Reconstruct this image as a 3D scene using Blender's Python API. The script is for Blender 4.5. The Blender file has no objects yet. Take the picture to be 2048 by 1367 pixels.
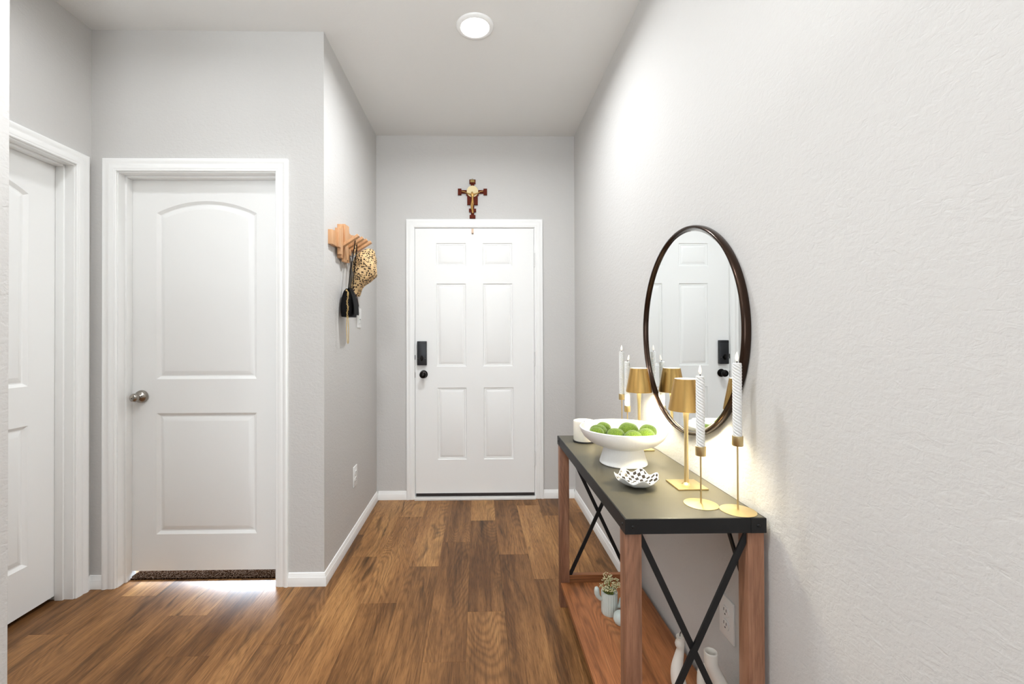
import bpy, bmesh, math, random
from mathutils import Vector, Matrix
from mathutils.geometry import tessellate_polygon
R_ = math.radians
random.seed(7)
S = bpy.context.scene
COL = S.collection
PI = math.pi

# ------------------------------------------------------------------ camera, world, light, exposure
F_PX, CX, CY = 880.0, 969.55, 665.94
YAW, PITCH, ROLL, CAM_H = 0.0173, 0.0064, 0.0034, 1.2265
cam_d = bpy.data.cameras.new('camera'); cam = bpy.data.objects.new('camera', cam_d); COL.objects.link(cam)
cam_d.sensor_width = 36.0; cam_d.lens = 36.0 * F_PX / 2048
cam_d.shift_x = (1024 - CX) / 2048; cam_d.shift_y = -(683.5 - CY) / 2048
cam_d.clip_start = 0.02
Fv = Vector((math.sin(YAW) * math.cos(PITCH), math.cos(YAW) * math.cos(PITCH), math.sin(PITCH)))
Rv = Vector((math.cos(YAW), -math.sin(YAW), 0)); Uv = Rv.cross(Fv)
rot = Matrix((Rv, Uv, -Fv)).transposed().to_4x4()
cam.matrix_world = Matrix.Translation((0, 0, CAM_H)) @ rot @ Matrix.Rotation(-ROLL, 4, 'Z')
S.camera = cam
S.view_settings.view_transform = 'Standard'; S.view_settings.look = 'None'
S.view_settings.exposure = 0.18; S.view_settings.gamma = 1.0; S.view_settings.use_curve_mapping = False
wd = bpy.data.worlds.new('world'); S.world = wd; wd.use_nodes = True
wd.node_tree.nodes['Background'].inputs[0].default_value = (0.75, 0.86, 1, 1)
wd.node_tree.nodes['Background'].inputs[1].default_value = 1.0

def area(name, loc, direction, sx, sy, power, col, shape='RECTANGLE', spread=180):
    l = bpy.data.lights.new(name, 'AREA'); l.shape = shape; l.size = sx; l.size_y = sy
    l.energy = power; l.color = col; l.spread = R_(spread)
    o = bpy.data.objects.new(name, l); COL.objects.link(o); o.location = loc
    o.rotation_euler = Vector(direction).to_track_quat('-Z', 'Y').to_euler()
    return o
WHITE = (.93, .965, 1)
# added soft fill from behind the camera, set at two unseen living-room windows
area('window_daylight', (-1.9, -3.40, 1.35), (0, 1, .22), 1.7, 1.9, 6, (0.87, 0.945, 1))
area('window_daylight', (-.25, -3.40, 1.35), (0, 1, .22), 1.5, 1.9, 40, (0.87, 0.945, 1))
# ceiling cans over the hall and junction, then two unseen ones added as fill
area('can_light', (-.006, 2.144, 2.718), (0, 0, -1), .13, .13, 18, WHITE, 'DISK', 170)
area('can_light', (-.6, .62, 2.718), (0, 0, -1), .13, .13, 14, WHITE, 'DISK', 150)
area('can_light', (-1.42, 1.45, 2.718), (0, 0, -1), .13, .13, 4.4, WHITE, 'DISK', 170)  # unseen alcove can, added to brighten the nook walls and side door
area('can_light', (-.9, -1.6, 2.718), (0, 0, -1), .13, .13, 8, WHITE, 'DISK')  # unseen living-room can, added as extra fill
# added uplight bounced off the ceiling as fill, housed in an unseen torchiere
area('torchiere_light', (-.36, -.10, 1.74), (-.12, .12, 1), .26, .26, 32, (.92, .965, 1), 'DISK')
# daylight in the bedroom behind the closed door, seen only through the gap under it
area('bedroom_daylight', (-1.90, 3.75, .46), (.12, -1, -.1), .56, .6, 170, (0.72, 0.85, 1))

# ------------------------------------------------------------------ room numbers
XR, XL, XLL, YF, YC, H = .742, -.759, -1.898, 3.33, 2.195, 2.743

# ------------------------------------------------------------------ materials
def mat(name):
    m = bpy.data.materials.new(name); m.use_nodes = True
    nt = m.node_tree; b = nt.nodes['Principled BSDF']
    return m, nt, b
def lin(c):
    f = lambda v: ((v / 255 + .055) / 1.055) ** 2.4 if v > 10 else v / 255 / 12.92
    return (f(c[0]), f(c[1]), f(c[2]), 1)
def nn(nt, t, **kw):
    n = nt.nodes.new(t)
    for k, v in kw.items(): setattr(n, k, v)
    return n
def ramp(nt, stops, interp='LINEAR'):
    r = nn(nt, 'ShaderNodeValToRGB'); cr = r.color_ramp; cr.interpolation = interp
    while len(cr.elements) < len(stops): cr.elements.new(0.5)
    for e, (p, c) in zip(cr.elements, stops):
        e.position = p; e.color = c if len(c) == 4 else (*c, 1)
    return r
def mapping(nt, src, scale, loc=(0, 0, 0)):
    mp = nn(nt, 'ShaderNodeMapping'); mp.inputs['Scale'].default_value = scale; mp.inputs['Location'].default_value = loc
    nt.links.new(src, mp.inputs['Vector']); return mp.outputs[0]
def noise(nt, vec, scale, detail=3, rough=.5, dist=0.):
    n = nn(nt, 'ShaderNodeTexNoise'); n.inputs['Scale'].default_value = scale; n.inputs['Detail'].default_value = detail
    n.inputs['Roughness'].default_value = rough; n.inputs['Distortion'].default_value = dist
    nt.links.new(vec, n.inputs['Vector']); return n.outputs['Fac']
def math_(nt, op, a, b=None, clamp=False):
    n = nn(nt, 'ShaderNodeMath', operation=op, use_clamp=clamp)
    for i, v in enumerate((a, b)):
        if v is None: continue
        if isinstance(v, (int, float)): n.inputs[i].default_value = v
        else: nt.links.new(v, n.inputs[i])
    return n.outputs[0]
def mix(nt, fac, a, b, mode='MIX'):
    n = nn(nt, 'ShaderNodeMix', data_type='RGBA', blend_type=mode)
    for i, v in ((0, fac), (6, a), (7, b)):
        if isinstance(v, (int, float)): n.inputs[i].default_value = v
        elif isinstance(v, tuple): n.inputs[i].default_value = v
        else: nt.links.new(v, n.inputs[i])
    return n.outputs[2]
def bump(nt, b, h, strength, dist):
    n = nn(nt, 'ShaderNodeBump'); n.inputs['Strength'].default_value = strength; n.inputs['Distance'].default_value = dist
    nt.links.new(h, n.inputs['Height']); nt.links.new(n.outputs[0], b.inputs['Normal'])
def simple(name, col, rough=.5, metal=0., spec=.5, nscale=None, nstr=.2, ndist=.001, var=0.):
    m, nt, b = mat(name)
    b.inputs['Base Color'].default_value = lin(col); b.inputs['Roughness'].default_value = rough
    b.inputs['Metallic'].default_value = metal; b.inputs['Specular IOR Level'].default_value = spec
    if nscale:
        tc = nn(nt, 'ShaderNodeTexCoord'); h = noise(nt, tc.outputs['Object'], nscale, 4, .6)
        bump(nt, b, h, nstr, ndist)
        if var:
            c2 = tuple(max(0, v * (1 - var)) for v in col)
            nt.links.new(mix(nt, h, lin(col), lin(c2)), b.inputs['Base Color'])
    return m
def m_wall(name, col, strength=.7):
    m, nt, b = mat(name)
    geo = nn(nt, 'ShaderNodeNewGeometry')
    b.inputs['Base Color'].default_value = lin(col); b.inputs['Roughness'].default_value = .75
    b.inputs['Specular IOR Level'].default_value = .25
    a = noise(nt, geo.outputs['Position'], 95, 3, .55, .6)
    c = noise(nt, mapping(nt, geo.outputs['Position'], (1, 1, 1.7)), 38, 3, .6, .8)
    h = math_(nt, 'ADD', math_(nt, 'MULTIPLY', a, .6), c)
    h = math_(nt, 'SMOOTH_MIN', h, 1.0)
    bump(nt, b, h, strength, .0022)
    return m
M = {}
M['wall'] = m_wall('wall_paint', (207, 205, 202))
M['ceiling'] = m_wall('ceiling_paint', (230, 229, 226), .3)
def m_trim():
    m, nt, b = mat('white_trim_paint'); b.inputs['Base Color'].default_value = lin((246, 246, 244))
    b.inputs['Roughness'].default_value = .38
    tc = nn(nt, 'ShaderNodeTexCoord'); bump(nt, b, noise(nt, tc.outputs['Object'], 300, 2), .08, .0005)
    return m
M['trim'] = m_trim()
M['door'] = simple('white_door_paint', (243, 243, 241), .42, nscale=260, nstr=.06, ndist=.0005)

def m_wood(name, dark, mid, light, uv=False, axis='Y', rough=.4, knots=.5, fine=.5, line=.5, seedattr=False, spec=.4, lo=.30, hi=.72):
    """grain runs along the given axis (or along U of the uv map)"""
    m, nt, b = mat(name)
    tc = nn(nt, 'ShaderNodeTexCoord'); src = tc.outputs['UV'] if uv else tc.outputs['Object']
    k = {'X': 0, 'Y': 1, 'Z': 2}['X' if uv else axis]
    def sc(across, along):
        v = [across] * 3; v[k] = along; return tuple(v)
    warp = noise(nt, mapping(nt, src, sc(7, 1.0)), 1, 3, .5)
    rings = noise(nt, mapping(nt, src, sc(4.6, .8), (3.1, 1.7, 5.2)), 1, 1.5, .45, .5)
    w = math_(nt, 'SINE', math_(nt, 'MULTIPLY', math_(nt, 'ADD', rings, math_(nt, 'MULTIPLY', noise(nt, mapping(nt, src, sc(30, 3)), 1, 2), .012)), 110.))
    w = math_(nt, 'POWER', math_(nt, 'ABSOLUTE', w), 3.)                       # thin cathedral lines
    msk = math_(nt, 'MULTIPLY', math_(nt, 'SUBTRACT', noise(nt, mapping(nt, src, sc(5, .9), (9, 2, 4)), 1, 2), .38), 5., True)
    w = math_(nt, 'MULTIPLY', w, msk)
    fib = noise(nt, mapping(nt, src, sc(210, 13)), 1, 4, .65)
    fib2 = noise(nt, mapping(nt, src, sc(40, 2.6)), 1, 5, .7, .5)
    v = math_(nt, 'ADD', math_(nt, 'MULTIPLY', warp, .55), math_(nt, 'MULTIPLY', fib2, .45))
    if seedattr:
        at = nn(nt, 'ShaderNodeAttribute', attribute_name='shade'); 
        v = math_(nt, 'ADD', v, math_(nt, 'MULTIPLY', math_(nt, 'SUBTRACT', at.outputs['Fac'], .5), .20))
    r = ramp(nt, [(lo, lin(dark)), (.5 * (lo + hi), lin(mid)), (hi, lin(light))]); nt.links.new(v, r.inputs[0])
    c = mix(nt, math_(nt, 'MULTIPLY', w, line), r.outputs[0], lin(tuple(x * .62 for x in dark)))
    f = ramp(nt, [(.30, (.50, .46, .42)), (.52, (1, 1, 1)), (.75, (1.12, 1.10, 1.06))]); nt.links.new(fib, f.inputs[0])
    c = mix(nt, fine, c, f.outputs[0], 'MULTIPLY')
    # knots and dark streaks
    st = noise(nt, mapping(nt, src, sc(13, 2.2), (4, 8, 1)), 1, 3, .6, .9)
    kk = ramp(nt, [(.57, (0, 0, 0)), (.74, (1, 1, 1))]); nt.links.new(st, kk.inputs[0])
    c = mix(nt, math_(nt, 'MULTIPLY', kk.outputs[0], knots), c, lin(tuple(x * .45 for x in dark)))
    nt.links.new(c, b.inputs['Base Color'])
    rr = math_(nt, 'ADD', math_(nt, 'MULTIPLY', fib, .18), rough - .09); nt.links.new(rr, b.inputs['Roughness'])
    b.inputs['Specular IOR Level'].default_value = spec
    bump(nt, b, math_(nt, 'ADD', fib, math_(nt, 'MULTIPLY', w, -.4)), .22, .0006)
    return m
M['floor'] = m_wood('vinyl_plank_floor', (98, 65, 37), (155, 110, 67), (196, 148, 94), uv=True, rough=.38, knots=.8, fine=1., line=.34, seedattr=True, spec=.22)
M['leg'] = m_wood('brown_post_wood', (90, 58, 42), (150, 106, 81), (188, 144, 114), axis='Z', rough=.5, knots=.5, fine=.5, line=.3)
M['shelf'] = m_wood('orange_brown_shelf_wood', (108, 62, 33), (178, 113, 68), (214, 156, 104), axis='Y', rough=.42, knots=.75, fine=.4, line=.35)
M['beech'] = m_wood('beech_slat_wood', (188, 136, 92), (212, 163, 118), (228, 184, 142), axis='Z', rough=.45, knots=.08, fine=.25, line=.1)
M['cross_wood'] = simple('mahogany_wood', (112, 40, 20), .6, 0, .12, nscale=60, nstr=.1, var=.4)
M['black_steel'] = simple('black_powder_coated_steel', (19, 19, 20), .5, .0, .35, nscale=500, nstr=.12, ndist=.0004)
M['table_black'] = simple('charcoal_tabletop_laminate', (84, 79, 64), .36, .0, .5, nscale=35, nstr=.04, ndist=.0006, var=.12)
M['black_plastic'] = simple('black_plastic', (22, 23, 28), .35)
M['black_bronze'] = simple('oil_rubbed_bronze', (28, 24, 22), .25, .8)
M['mirror_frame'] = simple('dark_bronze_mirror_frame', (56, 40, 30), .2, .75)
M['mirror'] = simple('mirror_glass', (240, 243, 243), .0, 1.)
M['nickel'] = simple('satin_nickel', (158, 152, 144), .24, 1.)
M['hinge'] = simple('white_painted_hinge', (222, 222, 220), .35)
M['sweep'] = simple('dark_rubber_sweep', (44, 36, 34), .7)
M['thresh'] = simple('white_threshold', (232, 230, 226), .4)
M['plate'] = simple('white_plastic_plate', (240, 240, 238), .3)
M['slot'] = simple('dark_slot', (50, 46, 44), .6)
M['print'] = simple('grey_print', (140, 140, 140), .6)
M['ceramic'] = simple('matte_white_ceramic', (247, 246, 244), .6, nscale=240, nstr=.3, ndist=.0008, var=.06)
M['gloss_white'] = simple('gloss_white_ceramic', (240, 240, 240), .15)
M['pale_ceramic'] = simple('pale_green_white_ceramic', (205, 214, 208), .3)
M['cream_candle'] = simple('off_white_ceramic', (228, 222, 212), .45, nscale=120, nstr=.1)
M['sponge_tan'] = simple('beige_clip', (222, 196, 172), .5)
M['wick'] = simple('dark_wick', (32, 28, 26), .8)
M['led_base'] = simple('black_felt', (20, 18, 18), .8)
M['figure'] = simple('gilded_carving', (196, 150, 78), .35, .5, nscale=90, nstr=.3, var=.3)
M['halo'] = simple('pale_gold_disc', (236, 220, 176), .7, 0, .1)
M['brass_leaf'] = simple('gold_plate', (150, 124, 62), .6, .1)
def m_brass(name, col, rough, brushed=True, aniso=.6):
    m, nt, b = mat(name); b.inputs['Metallic'].default_value = 1; b.inputs['Roughness'].default_value = rough
    b.inputs['Base Color'].default_value = lin(col)
    tc = nn(nt, 'ShaderNodeTexCoord')
    h = noise(nt, mapping(nt, tc.outputs['Object'], (2, 2, 900)), 1, 2)
    bump(nt, b, h, .10, .0005)
    b.inputs['Anisotropic'].default_value = aniso
    tg = nn(nt, 'ShaderNodeTangent', direction_type='RADIAL', axis='Z'); nt.links.new(tg.outputs[0], b.inputs['Tangent'])
    return m
M['brass'] = m_brass('brushed_brass', (212, 170, 102), .25, aniso=.8)
M['brass_pale'] = m_brass('satin_champagne_gold', (212, 190, 142), .36, aniso=.2)
M['shade_in'] = simple('white_shade_lining', (245, 240, 225), .6)
def m_wax(name, col, sss=.12):
    m, nt, b = mat(name); b.inputs['Base Color'].default_value = lin(col); b.inputs['Roughness'].default_value = .45
    b.inputs['Subsurface Weight'].default_value = sss; b.inputs['Subsurface Radius'].default_value = (.6, .5, .35)
    b.inputs['Subsurface Scale'].default_value = .02
    return m
M['wax'] = m_wax('white_wax', (226, 226, 224))
def m_emit(name, col, s):
    m, nt, b = mat(name); b.inputs['Base Color'].default_value = (*col, 1)
    b.inputs['Emission Color'].default_value = (*col, 1); b.inputs['Emission Strength'].default_value = s
    return m
M['lens'] = m_emit('lit_can_lens', (1, .99, .96), 9)
M['lamp_led'] = m_emit('lit_lamp_diffuser', (1, .95, .78), 3.2)
M['flame'] = m_emit('led_flame_tip', (1, .93, .84), .25)
M['pillar_wax'] = m_wax('warm_pillar_wax', (240, 235, 222), .3)
def m_moss():
    m, nt, b = mat('green_moss'); tc = nn(nt, 'ShaderNodeTexCoord'); b.inputs['Roughness'].default_value = .95
    n = noise(nt, tc.outputs['Object'], 260, 4, .7); r = ramp(nt, [(.3, lin((72, 98, 10))), (.7, lin((132, 158, 44)))])
    nt.links.new(n, r.inputs[0]); nt.links.new(r.outputs[0], b.inputs['Base Color']); bump(nt, b, n, .9, .002)
    b.inputs['Sheen Weight'].default_value = .3
    return m
M['moss'] = m_moss()
def m_leopard():
    m, nt, b = mat('cheetah_print_fabric'); tc = nn(nt, 'ShaderNodeTexCoord'); b.inputs['Roughness'].default_value = .85
    v = nn(nt, 'ShaderNodeTexVoronoi'); v.inputs['Scale'].default_value = 78; v.inputs['Randomness'].default_value = .6
    wv = nn(nt, 'ShaderNodeVectorMath', operation='ADD')
    nz = nn(nt, 'ShaderNodeTexNoise'); nz.inputs['Scale'].default_value = 40; nt.links.new(tc.outputs['Object'], nz.inputs['Vector'])
    sc_ = nn(nt, 'ShaderNodeVectorMath', operation='SCALE'); sc_.inputs['Scale'].default_value = .012; nt.links.new(nz.outputs['Color'], sc_.inputs[0])
    nt.links.new(tc.outputs['Object'], wv.inputs[0]); nt.links.new(sc_.outputs[0], wv.inputs[1]); nt.links.new(wv.outputs[0], v.inputs['Vector'])
    r = ramp(nt, [(.38, lin((52, 34, 22))), (.46, lin((222, 188, 138)))]); nt.links.new(v.outputs['Distance'], r.inputs[0])
    n = noise(nt, tc.outputs['Object'], 14, 2)
    nt.links.new(r.outputs[0], b.inputs['Base Color'])
    bump(nt, b, noise(nt, tc.outputs['Object'], 22, 3, .6, .6), .5, .012)
    return m
M['leopard'] = m_leopard()
M['leather'] = simple('black_leather', (7, 6, 7), .6, spec=.12, nscale=300, nstr=.2)
M['leather_edge'] = simple('dark_oxblood_edge', (48, 22, 22), .4)
M['chain'] = simple('pale_gold_chain', (206, 178, 120), .3, .9)
def m_checker():
    m, nt, b = mat('black_white_checked_glaze'); tc = nn(nt, 'ShaderNodeTexCoord'); b.inputs['Roughness'].default_value = .18
    c = nn(nt, 'ShaderNodeTexChecker'); c.inputs['Scale'].default_value = 1
    c.inputs['Color1'].default_value = lin((244, 244, 242)); c.inputs['Color2'].default_value = lin((46, 40, 34))
    nt.links.new(mapping(nt, tc.outputs['UV'], (1, 1, 1)), c.inputs['Vector']); nt.links.new(c.outputs[0], b.inputs['Base Color'])
    return m
M['checker'] = m_checker()
def m_carpet():
    m, nt, b = mat('speckled_carpet'); tc = nn(nt, 'ShaderNodeTexCoord'); b.inputs['Roughness'].default_value = 1
    n = noise(nt, tc.outputs['Object'], 180, 3, .8); r = ramp(nt, [(.42, lin((6, 4, 3))), (.51, lin((52, 30, 14))), (.66, lin((112, 96, 84)))])
    b.inputs['Specular IOR Level'].default_value = 0
    nt.links.new(n, r.inputs[0]); nt.links.new(r.outputs[0], b.inputs['Base Color']); bump(nt, b, n, 1, .012)
    return m
M['carpet'] = m_carpet()
M['stem_green'] = simple('dried_green_stem', (122, 132, 58), .8)
M['blossom'] = simple('cream_dried_blossom', (226, 220, 178), .8)
M['glass'] = None

# ------------------------------------------------------------------ geometry helpers
def obj(name, bm, m, parent=None, origin=None, smooth=None, kind=None, xf=None):
    """link bm (in world coordinates) as one mesh object; origin = world position of its local zero"""
    if xf is not None: bmesh.ops.transform(bm, matrix=xf, verts=bm.verts)
    if origin is None:
        if parent is not None: origin = Vector(parent['_o'])
        else: origin = Vector((0, 0, 0))
    origin = Vector(origin)
    bmesh.ops.translate(bm, vec=-origin, verts=bm.verts)
    bmesh.ops.recalc_face_normals(bm, faces=bm.faces)
    me = bpy.data.meshes.new(name); bm.to_mesh(me); bm.free()
    mats = m if isinstance(m, (list, tuple)) else [m]
    for x in mats: me.materials.append(x)
    o = bpy.data.objects.new(name, me); COL.objects.link(o)
    if smooth is not None:
        me.polygons.foreach_set('use_smooth', [True] * len(me.polygons))
        try: me.set_sharp_from_angle(angle=R_(smooth))
        except Exception: pass
    o['_o'] = list(origin)
    if parent is not None:
        o.parent = parent; o.location = origin - Vector(parent['_o'])
    else: o.location = origin
    if kind: o['kind'] = kind
    return o
def tag(o, label, cat, group=None):
    o['label'] = label; o['category'] = cat
    if group: o['group'] = group
    return o
def thing(name, loc, label=None, cat=None, group=None, kind=None):
    o = bpy.data.objects.new(name, None); COL.objects.link(o); o.location = loc; o['_o'] = list(loc)
    o.empty_display_size = .05
    if label: tag(o, label, cat, group)
    if kind: o['kind'] = kind
    return o
def box(bm, x0, x1, y0, y1, z0, z1, bev=0., seg=2):
    r = bmesh.ops.create_cube(bm, size=1); vs = r['verts']
    for v in vs:
        v.co = Vector((x0 + (v.co.x + .5) * (x1 - x0), y0 + (v.co.y + .5) * (y1 - y0), z0 + (v.co.z + .5) * (z1 - z0)))
    if bev:
        es = list({e for v in vs for e in v.link_edges})
        bmesh.ops.bevel(bm, geom=es, offset=bev, segments=seg, profile=.6, affect='EDGES', clamp_overlap=True)
def NB(): return bmesh.new()
def bx(*a, **k):
    bm = NB(); box(bm, *a, **k); return bm
def lathe(bm, prof, c=(0, 0, 0), seg=40, frame=None, rfun=None):
    """prof: (radius, height); revolve round Z at c; frame: optional 3x3 to re-aim"""
    rings = []
    for r, z in prof:
        if r < 1e-6:
            p = Vector((0, 0, z)); p = (frame @ p if frame else p) + Vector(c); rings.append([bm.verts.new(p)]); continue
        ring = []
        for i in range(seg):
            a = 2 * PI * i / seg; rr = r * (rfun(a, z) if rfun else 1)
            p = Vector((rr * math.cos(a), rr * math.sin(a), z)); p = (frame @ p if frame else p) + Vector(c)
            ring.append(bm.verts.new(p))
        rings.append(ring)
    for a, b in zip(rings, rings[1:]):
        if len(a) == 1 and len(b) == 1: continue
        for i in range(seg):
            j = (i + 1) % seg
            if len(a) == 1: bm.faces.new((a[0], b[j], b[i]))
            elif len(b) == 1: bm.faces.new((a[i], a[j], b[0]))
            else: bm.faces.new((a[i], a[j], b[j], b[i]))
    return bm
def tube(bm, pts, rad, seg=10, closed=False, cap=True, flat=None):
    pts = [Vector(p) for p in pts]; n = len(pts)
    rads = rad if isinstance(rad, (list, tuple)) else [rad] * n
    rings = []; up = None
    for i, p in enumerate(pts):
        if closed: t = (pts[(i + 1) % n] - pts[i - 1]).normalized()
        else: t = (pts[min(i + 1, n - 1)] - pts[max(i - 1, 0)]).normalized()
        if up is None:
            up = Vector((0, 0, 1)) if abs(t.z) < .9 else Vector((1, 0, 0))
        s = t.cross(up).normalized(); up = s.cross(t).normalized()
        fx, fy = flat if flat else (1, 1)
        rings.append([bm.verts.new(p + rads[i] * (fx * s * math.cos(2 * PI * k / seg) + fy * up * math.sin(2 * PI * k / seg))) for k in range(seg)])
    rng = range(n if closed else n - 1)
    for i in rng:
        a, b = rings[i], rings[(i + 1) % n]
        for k in range(seg):
            l = (k + 1) % seg; bm.faces.new((a[k], a[l], b[l], b[k]))
    if cap and not closed:
        bm.faces.new(rings[0][::-1]); bm.faces.new(rings[-1])
    return bm
def bar(bm, a, b, w, d, wdir):
    """flat bar from a to b, width w along wdir-perp, depth d along wdir"""
    a, b = Vector(a), Vector(b); t = (b - a).normalized(); n = Vector(wdir).normalized(); s = t.cross(n).normalized()
    vs = []
    for p in (a, b):
        for i, j in ((-1, -1), (1, -1), (1, 1), (-1, 1)):
            vs.append(bm.verts.new(p + s * w / 2 * i + n * d / 2 * j))
    for f in ((0, 1, 2, 3), (7, 6, 5, 4), (0, 4, 5, 1), (1, 5, 6, 2), (2, 6, 7, 3), (3, 7, 4, 0)): bm.faces.new([vs[i] for i in f])
    return bm
def ball(bm, c, r, sc=(1, 1, 1), u=20, v=12, rotm=None):
    q = bmesh.ops.create_uvsphere(bm, u_segments=u, v_segments=v, radius=r)
    for vt in q['verts']:
        p = Vector((vt.co.x * sc[0], vt.co.y * sc[1], vt.co.z * sc[2]))
        if rotm: p = rotm @ p
        vt.co = p + Vector(c)
    return q['verts']
def inset_poly(P, d):
    n = len(P); out = []
    for i in range(n):
        a, b, c = Vector(P[i - 1]), Vector(P[i]), Vector(P[(i + 1) % n])
        n1 = Vector((-(b - a).y, (b - a).x)).normalized(); n2 = Vector((-(c - b).y, (c - b).x)).normalized()
        m = (n1 + n2); m = m / max(m.dot(n1), .2) ; out.append(b + m * d)
    return out
def panel_slab(w, h, t, panels, prof):
    """door slab: x 0..w, z 0..h, face at y=0 looking -y; panels are CCW (x,z) outlines; prof = (inset, depth)"""
    bm = NB(); V = lambda p, y: bm.verts.new((p[0], y, p[1]))
    outer = [(0, 0), (w, 0), (w, h), (0, h)]
    loops = [[Vector((x, z, 0)) for x, z in outer]]; vl = [V(p, 0) for p in outer]; ring0 = []
    for P in panels:
        loops.append([Vector((x, z, 0)) for x, z in P][::-1]); r = [V(p, 0) for p in P]; ring0.append(r); vl += r[::-1]
    for tri in tessellate_polygon(loops):
        try: bm.faces.new([vl[i] for i in tri])
        except ValueError: pass
    for P, r in zip(panels, ring0):
        prev = r
        for ins, dep in prof[1:]:
            cur = [V(p, dep) for p in inset_poly(P, ins)]
            for i in range(len(P)):
                j = (i + 1) % len(P); bm.faces.new((prev[i], prev[j], cur[j], cur[i]))
            prev = cur
        bm.faces.new(prev)
    bk = [V(p, t) for p in outer]; fr = vl[:4]
    for i in range(4):
        j = (i + 1) % 4; bm.faces.new((fr[j], fr[i], bk[i], bk[j]))
    bm.faces.new(bk[::-1])
    return bm
def rect(x0, x1, z0, z1): return [(x0, z0), (x1, z0), (x1, z1), (x0, z1)]
def arch(x0, x1, z0, zs, rise, n=18):
    P = [(x0, z0), (x1, z0)]
    for i in range(n + 1):
        u = i / n; x = x1 + (x0 - x1) * u; P.append((x, zs + rise * (1 - (2 * u - 1) ** 2) ** .95))
    return P
CASE = [(0, 0), (0, .008), (.003, .0105), (.010, .0105), (.013, .0125), (.028, .0135), (.034, .0115), (.040, .0135), (.044, .0165), (.050, .0185), (.056, .0185), (.060, .0165), (.060, 0)]
def casing(x0, x1, zt, prof=CASE):
    """three-sided mitred casing, inner edges at x0,x1,zt on the plane y=0, standing out to -y"""
    bm = NB(); st = [((x0, 0), (-1, 0)), ((x0, zt), (-1, 1)), ((x1, zt), (1, 1)), ((x1, 0), (1, 0))]
    rings = [[bm.verts.new((p[0] + d[0] * u, -v, p[1] + d[1] * u)) for u, v in prof] for p, d in st]
    for a, b in zip(rings, rings[1:]):
        for i in range(len(prof)):
            j = (i + 1) % len(prof); bm.faces.new((a[i], a[j], b[j], b[i]))
    bm.faces.new(rings[0]); bm.faces.new(rings[-1][::-1])
    return bm
BASE = [(0, 0), (.013, 0), (.013, .034), (.0115, .038), (.0115, .042), (.009, .046), (.0085, .052), (.006, .056), (.005, .062), (0, .064)]
def skirting(path, prof=BASE):
    """sweep along plan path; the profile stands out to the right of travel"""
    bm = NB(); P = [Vector(p) for p in path]; rings = []
    for i, p in enumerate(P):
        ns = []
        if i > 0: d = (P[i] - P[i - 1]).normalized(); ns.append(Vector((d.y, -d.x)))
        if i < len(P) - 1: d = (P[i + 1] - P[i]).normalized(); ns.append(Vector((d.y, -d.x)))
        m = sum(ns, Vector((0, 0))); m = m / m.dot(ns[0]) if len(ns) == 2 else ns[0]
        rings.append([bm.verts.new((p.x + m.x * v, p.y + m.y * v, z)) for v, z in prof])
    for a, b in zip(rings, rings[1:]):
        for i in range(len(prof)):
            j = (i + 1) % len(prof); bm.faces.new((a[i], a[j], b[j], b[i]))
    bm.faces.new(rings[0]); bm.faces.new(rings[-1][::-1])
    return bm

# ------------------------------------------------------------------ structure: floor of vinyl planks
PW, PL, E0 = .1645, .967, -.046
JO = {0: 1.968, -1: 2.634, -2: 2.359, -3: 2.040, -4: 2.470, -5: 1.777, 1: 2.477, 2: 2.223, 3: 3.006, 4: 3.054, -7: 1.719, -8: 1.970, -10: 2.123, -11: 1.857, -6: 2.30, -9: 1.52}
bm = NB(); uvl = bm.loops.layers.uv.new('UVMap'); cl = bm.loops.layers.color.new('shade')
XMIN, XMAX, YMIN, YMAX = -3.4, XR + .02, -3.6, YF + .12
c = math.floor((XMIN - E0) / PW)
while E0 + c * PW < XMAX:
    xa, xb = max(XMIN, E0 + c * PW), min(XMAX, E0 + (c + 1) * PW)
    off = JO.get(c, random.random() * PL); y = off - math.ceil((off - YMIN) / PL) * PL
    while y < YMAX:
        ya, yb = max(y, YMIN), min(y + PL, YMAX); g = .0004
        if yb - ya > .01:
            ru, rv, sh = random.random() * 40, random.random() * 40, random.random()
            # the plank: a flat top with a hair-thin joint bevel
            tp = [(xa + g, ya + g), (xb - g, ya + g), (xb - g, yb - g), (xa + g, yb - g)]
            lo = [(xa, ya), (xb, ya), (xb, yb), (xa, yb)]
            tv = [bm.verts.new((px, py, 0)) for px, py in tp]; lv = [bm.verts.new((px, py, -.0006)) for px, py in lo]
            fs = [bm.faces.new(tv)]
            for i in range(4):
                j = (i + 1) % 4; fs.append(bm.faces.new((lv[i], lv[j], tv[j], tv[i])))
            for f in fs:
                for l in f.loops:
                    l[uvl].uv = (l.vert.co.y + ru, l.vert.co.x + rv); l[cl] = (sh, sh, sh, 1)
        y += PL
    c += 1
box(bm, XMIN, XMAX, YMIN, YMAX, -.05, -.001)
obj('floor', bm, M['floor'], kind='structure')
obj('ceiling', bx(-3.4, XR + .12, -3.6, YF + .12, H, H + .08), M['ceiling'], kind='structure')

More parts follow.
